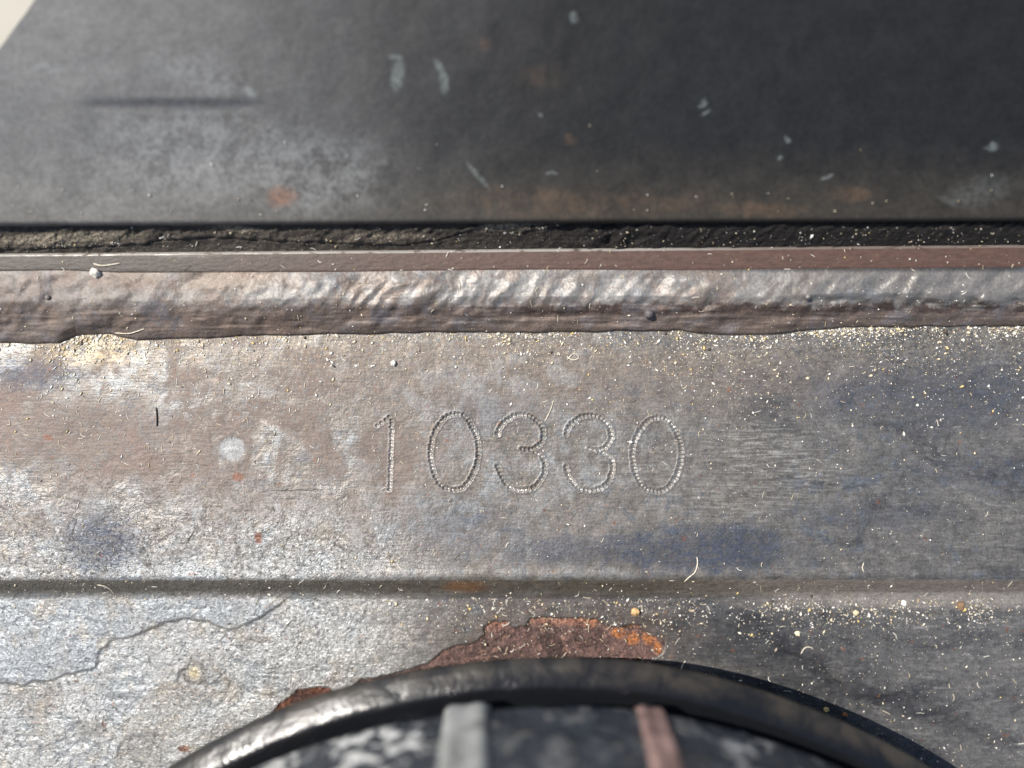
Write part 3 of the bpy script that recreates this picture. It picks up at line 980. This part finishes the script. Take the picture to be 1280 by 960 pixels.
# ------------------------------------------------------------------ loose grit, sawdust and fibres
def surf(u, v):
    u = np.asarray(u, float); v = np.asarray(v, float)
    z = plate_h(u, v)
    z = np.where(v < toe(u), np.maximum(weld_h(u, v), z - 5), z)
    z = np.where(v < lerp_poly(WTOP, u), 29.3, z)
    z = np.where(v < strip_v(u) - 1, seal_h(u, v), z)
    return z


_oct = np.array([(1, 0, 0), (-1, 0, 0), (0, 1, 0), (0, -1, 0), (0, 0, 1), (0, 0, -1)], float)
_octf = np.array([(0, 2, 4), (2, 1, 4), (1, 3, 4), (3, 0, 4), (2, 0, 5), (1, 2, 5), (3, 1, 5), (0, 3, 5)])


def grains(name, u, v, size, mat, z=None, xy=None):
    n = len(u)
    z = surf(u, v) if z is None else z
    ax = np.stack([1.2 * size * rng.uniform(.7, 1.9, n), 1.2 * size * rng.uniform(.5, 1.0, n), size * rng.uniform(.45, .9, n)], -1) * .5
    p = _oct[None] * ax[:, None] * rng.uniform(.7, 1.3, (n, 6, 1))
    a = rng.uniform(0, 6.28, n)[:, None]
    x = p[..., 0] * np.cos(a) - p[..., 1] * np.sin(a); y = p[..., 0] * np.sin(a) + p[..., 1] * np.cos(a)
    base = to_world(u, v, z)
    W = np.stack([x, y, p[..., 2] + ax[:, 2:3] * .55], -1) * S + base[:, None]
    F = _octf[None] + 6 * np.arange(n)[:, None, None]
    return np_mesh(name, W.reshape(-1, 3), F.reshape(-1, 3))


def scatter():
    U, V, Z = [], [], []
    def put(n, fu, fv, lo, hi):
        u = fu(n); v = fv(u)
        cl = vnoise(u, v, 46, 3) + .8 * vnoise(u, v, 13, 6)
        ok = (u > -60) & (u < 1340) & (v < 985) & (rng.random(n) < np.clip(.66 + 1.1 * cl, .10, 1))
        sz = lo * .82 * np.exp(rng.exponential(.42, n)); sz = np.minimum(sz, hi * 1.35)
        U.append(u[ok]); V.append(v[ok]); Z.append(sz[ok])
    uni = lambda a, b: (lambda n: rng.uniform(a, b, n))
    clump = lambda u, s=40: rng.random(len(u)) < (.25 + 1.2 * (vnoise(u, 0 * u, s, 3) + .35))
    # along the toe of the weld
    put(2300, uni(-40, 1330), lambda u: toe(u) + 1 + rng.exponential(4.5, len(u)), 1.0, 2.8)
    put(800, lambda n: rng.normal(112, 36, n), lambda u: toe(u) + 1 + rng.exponential(13, len(u)), 1.1, 3.0)
    put(950, uni(840, 1330), lambda u: toe(u) + 1 + rng.exponential(6, len(u)), 1.2, 3.6)
    # over the number plate, thinning downwards
    put(2300, uni(-40, 1330), lambda u: toe(u) + rng.exponential(55, len(u)), .9, 2.6)
    put(2200, uni(620, 1330), lambda u: toe(u) + rng.exponential(38, len(u)), 1.0, 3.2)
    put(1300, uni(-40, 480), lambda u: toe(u) + rng.exponential(70, len(u)), .9, 2.6)
    put(800, uni(-40, 1330), lambda u: rng.uniform(430, 720, len(u)), .8, 2.2)
    put(2600, uni(-40, 1330), lambda u: toe(u) + rng.exponential(52, len(u)), .62, 1.5)
    put(900, uni(-40, 1330), lambda u: rng.uniform(430, 720, len(u)), .6, 1.4)
    put(1200, lambda n: rng.uniform(520, 1340, n), lambda u: 748 + np.abs(rng.normal(0, 46, len(u))), .62, 1.6)
    put(700, lambda n: rng.uniform(860, 1340, n), lambda u: rng.uniform(760, 985, len(u)), .62, 1.6)
    # in and under the fold
    put(300, uni(-40, 1330), lambda u: rng.uniform(726, 748, len(u)), .9, 2.3)
    put(1350, lambda n: rng.uniform(480, 1340, n), lambda u: 748 + np.abs(rng.normal(0, 22, len(u))), 1.0, 2.8)
    put(480, lambda n: rng.uniform(860, 1340, n), lambda u: rng.normal(764, 9, len(u)), 1.2, 4.4)
    put(800, lambda n: rng.uniform(820, 1340, n), lambda u: rng.uniform(770, 985, len(u)), .9, 2.7)
    put(130, lambda n: rng.uniform(560, 830, n), lambda u: rng.uniform(775, 840, len(u)), .8, 2.2)
    put(60, lambda n: rng.uniform(-40, 480, n), lambda u: rng.uniform(760, 985, len(u)), .8, 2.2)
    # weld, strip, seal
    put(1000, uni(-40, 1330), lambda u: rng.uniform(342, 418, len(u)), .7, 2.0)
    put(150, uni(-40, 1330), lambda u: rng.uniform(318, 340, len(u)), .8, 2.0)
    put(260, uni(700, 1330), lambda u: rng.uniform(284, 312, len(u)), .8, 2.8)
    put(330, uni(-40, 700), lambda u: rng.uniform(284, 316, len(u)), .7, 1.9)
    put(300, uni(-40, 220), lambda u: lerp_poly(CRACK, u) - np.abs(rng.normal(0, 3, len(u))) - 1, .8, 2.0)
    put(150, uni(590, 710), lambda u: lerp_poly(CRACK, u) - np.abs(rng.normal(0, 1.6, len(u))), .8, 2.0)
    u = np.concatenate(U); v = np.concatenate(V); s = np.concatenate(Z)
    m = mat_grain("sawdust", [(0, (.70, .60, .42)), (.3, (.78, .73, .62)), (.55, (.82, .80, .76)), (.82, (.66, .50, .22)), (.91, (.42, .35, .26)), (.97, (.08, .06, .05))])
    o = link_mesh("sawdust", grains("sawdust", u, v, s, m), m, None, False)
    tag(o, "pale sawdust grit sprinkled over the steel, thickest below the weld", "grit", kind='stuff')
    # grit on the cover plate
    n = 46
    u = rng.uniform(0, 1280, n); v = 272 - rng.exponential(45, n); ok = v > 20; u, v = u[ok], v[ok]
    pts = np.array([cover_pt(a, b) for a, b in zip(u, v)])
    o = link_mesh("dust_specks", grains("dust_specks", u, v, rng.uniform(.9, 2.3, len(u)), m, pts[:, 2] + .6), m, None, False)
    tag(o, "few pale dust specks lying on the dark cover plate", "dust", kind='stuff')


def fibre_verts(pts, r, zf, lift=.8):
    """3-sided bent tube lying on the surface"""
    n = len(pts)
    d = np.gradient(pts, axis=0); d /= np.linalg.norm(d, axis=1)[:, None] + 1e-9
    nrm = np.stack([-d[:, 1], d[:, 0]], 1)
    z = zf(pts[:, 0], pts[:, 1]) + r * lift
    V = []
    for k in range(3):
        a = 2 * math.pi * k / 3 + .5
        q = pts + nrm * (math.cos(a) * r)
        tp = np.clip(np.minimum(np.arange(n), n - 1 - np.arange(n)) / 1.2 + .35, 0, 1)
        q = pts + (q - pts) * tp[:, None]
        V.append(to_world(q[:, 0], q[:, 1], z + math.sin(a) * r * tp))
    W = np.stack(V, 1).reshape(-1, 3)
    F = []
    for i in range(n - 1):
        for k in range(3):
            F.append((3 * i + k, 3 * i + (k + 1) % 3, 3 * i + 3 + (k + 1) % 3, 3 * i + 3 + k))
    return W, F


def curve_pts(u, v, L, a, bend, n=7):
    pts = [(u, v)]
    for i in range(n - 1):
        a += bend / n + rng.normal(0, .12)
        pts.append((pts[-1][0] + math.cos(a) * L / n, pts[-1][1] + math.sin(a) * L / n))
    return np.array(pts)


def fibres():
    spots = []
    def put(n, u0, u1, v0, v1, l0, l1):
        for _ in range(n): spots.append((rng.uniform(u0, u1), rng.uniform(v0, v1), math.exp(rng.uniform(math.log(l0), math.log(l1)))))
    put(170, -20, 480, 432, 580, 3, 13)
    put(70, 0, 500, 570, 715, 3, 11)
    put(84, 480, 1290, 430, 530, 3, 12)
    put(60, 480, 1290, 530, 715, 3, 12)
    put(70, 0, 1290, 725, 760, 4, 13)
    put(70, 600, 830, 745, 835, 4, 15)
    put(46, 830, 1290, 760, 940, 4, 15)
    put(36, 0, 1290, 345, 412, 4, 13)
    put(46, 0, 1290, 286, 338, 4, 12)
    W, F, b = [], [], 0
    for u, v, L in spots:
        w, f = fibre_verts(curve_pts(u, v, L, rng.uniform(0, 6.28), rng.normal(0, 1.3), 6), rng.uniform(.28, .55), surf)
        W.append(w); F += [tuple(i + b for i in q) for q in f]; b += len(w)
    m = mat_grain("wood_fibre", [(0, (.66, .58, .44)), (.4, (.74, .70, .62)), (.8, (.56, .46, .30)), (.93, (.10, .08, .06))])
    o = link_mesh("wood_fibres", np_mesh("wood_fibres", np.concatenate(W), F), m)
    tag(o, "tiny pale wood fibres strewn over the steel and the rust patch", "fibres", kind='stuff')


scatter(); fibres()

# ------------------------------------------------------------------ single bits one can point to
PALE = flat("pale_fibre", (.66, .60, .48), .6, 0, 3, .3)
DARK = flat("dark_fibre", (.035, .028, .022), .6, 0, 3, .3)


def strand(name, pts, r, mat, label, cat="fibre"):
    p = spline(pts, False, 2.5)
    c = to_world(p[:1, 0], p[:1, 1], surf(p[:1, 0], p[:1, 1]))[0]
    W, F = fibre_verts(p, r, surf)
    o = link_mesh(name, np_mesh(name, W - c, F), mat)
    o.location = Vector(c)
    tag(o, label, cat)


strand("fibre", [(871, 696), (872, 704), (869, 715), (861, 722), (855, 728)], .85, PALE, "long pale curved fibre hanging over the fold below the last digit")
strand("fibre", [(692, 500), (688, 513), (681, 527)], .7, PALE, "thin pale fibre lying beside the top of the first digit 3")
strand("fibre", [(1080, 703), (1078, 710), (1080, 715)], .9, PALE, "short pale fibre just above the dusty right end of the fold")
strand("fibre", [(121, 731), (131, 733), (138, 737), (143, 743)], .8, PALE, "pale bent fibre in the dark left end of the fold")
strand("fibre", [(116, 329), (128, 332), (150, 329)], 1.0, PALE, "pale straight fibre on the brown strip above the white pebble")
strand("fibre", [(143, 416), (160, 417), (172, 414), (180, 411)], .8, PALE, "pale kinked fibre at the lower edge of the weld near the sand heap")
strand("fibre", [(1001, 818), (1006, 810), (1013, 809), (1017, 812)], .8, PALE, "pale hooked fibre on the dark scale right of the cap")
strand("fibre", [(850, 841), (853, 832), (857, 826)], .8, PALE, "pale bowed fibre behind the rim right of the rust patch")
strand("fibre", [(708, 445), (716, 450), (724, 447), (717, 442), (709, 450)], .7, PALE, "pale looped fibre on the plate below the middle of the weld")
strand("fibre", [(195, 509), (196, 520), (196, 533)], .9, DARK, "short black fibre standing out on the brown left part of the plate", "fibre")
strand("dark_sliver", [(925, 853), (936, 862), (945, 873)], 1.7, DARK, "thick black sliver behind the cap rim on the right", "sliver")


def crumb(name, u, v, size, col, label, cat, z=None, flatness=.75, n=2):
    bm = bmesh.new()
    bmesh.ops.create_icosphere(bm, subdivisions=n, radius=1)
    r = random.Random(int(u * 31 + v))
    for q in bm.verts:
        k = .78 + .44 * r.random()
        q.co = Vector((q.co.x * size[0] * k, q.co.y * size[1] * k, q.co.z * size[0] * flatness * k)) * S
    me = bpy.data.meshes.new(name); bm.to_mesh(me); bm.free()
    z = float(surf(np.array([u * 1.]), np.array([v * 1.]))[0]) if z is None else z
    c = to_world(np.array([u * 1.]), np.array([v * 1.]), np.array([z + size[0] * flatness * .65]))[0]
    o = link_mesh(name, me, flat(name + "_surface", col, .8, 0, 3, 1.0), None, False)
    o.location = Vector(c); o.rotation_euler = (0, 0, r.uniform(0, 3))
    tag(o, label, cat)


crumb("pebble", 119, 341, (6.2, 5.2), (.75, .71, .62), "pale angular pebble on the top edge of the weld at the left", "pebble")
crumb("pebble", 1130, 754, (3.8, 3.4), (.72, .70, .64), "small round white pebble below the right end of the fold", "pebble")
crumb("pebble", 492, 454, (3.6, 3.8), (.62, .61, .57), "small grey white pebble on the plate above the digit 1", "pebble")
crumb("crumb", 794, 765, (5.5, 5.0), (.58, .38, .18), "tan wood crumb above the right end of the rust patch", "crumb")
crumb("crumb", 873, 849, (5.0, 4.4), (.50, .27, .10), "orange brown crumb touching the cap rim right of the rust patch", "crumb")
crumb("crumb", 1201, 757, (6.0, 4.5), (.22, .14, .08), "dark brown crumb in the row of grit at the right end of the fold", "crumb")
crumb("crumb", 1070, 766, (3.4, 3.4), (.70, .58, .36), "round cream crumb under the fold left of the white pebble", "crumb")
crumb("crumb", 1033, 887, (3.6, 3.4), (.62, .46, .20), "yellow crumb on dark scale above the cap's right flank", "crumb")
crumb("crumb", 1056, 893, (3.2, 3.4), (.34, .14, .06), "red brown crumb beside the yellow crumb near the cap's right flank", "crumb")
crumb("crumb", 997, 792, (3.4, 3.6), (.74, .66, .46), "cream crumb lying alone on dark scale under the fold", "crumb")
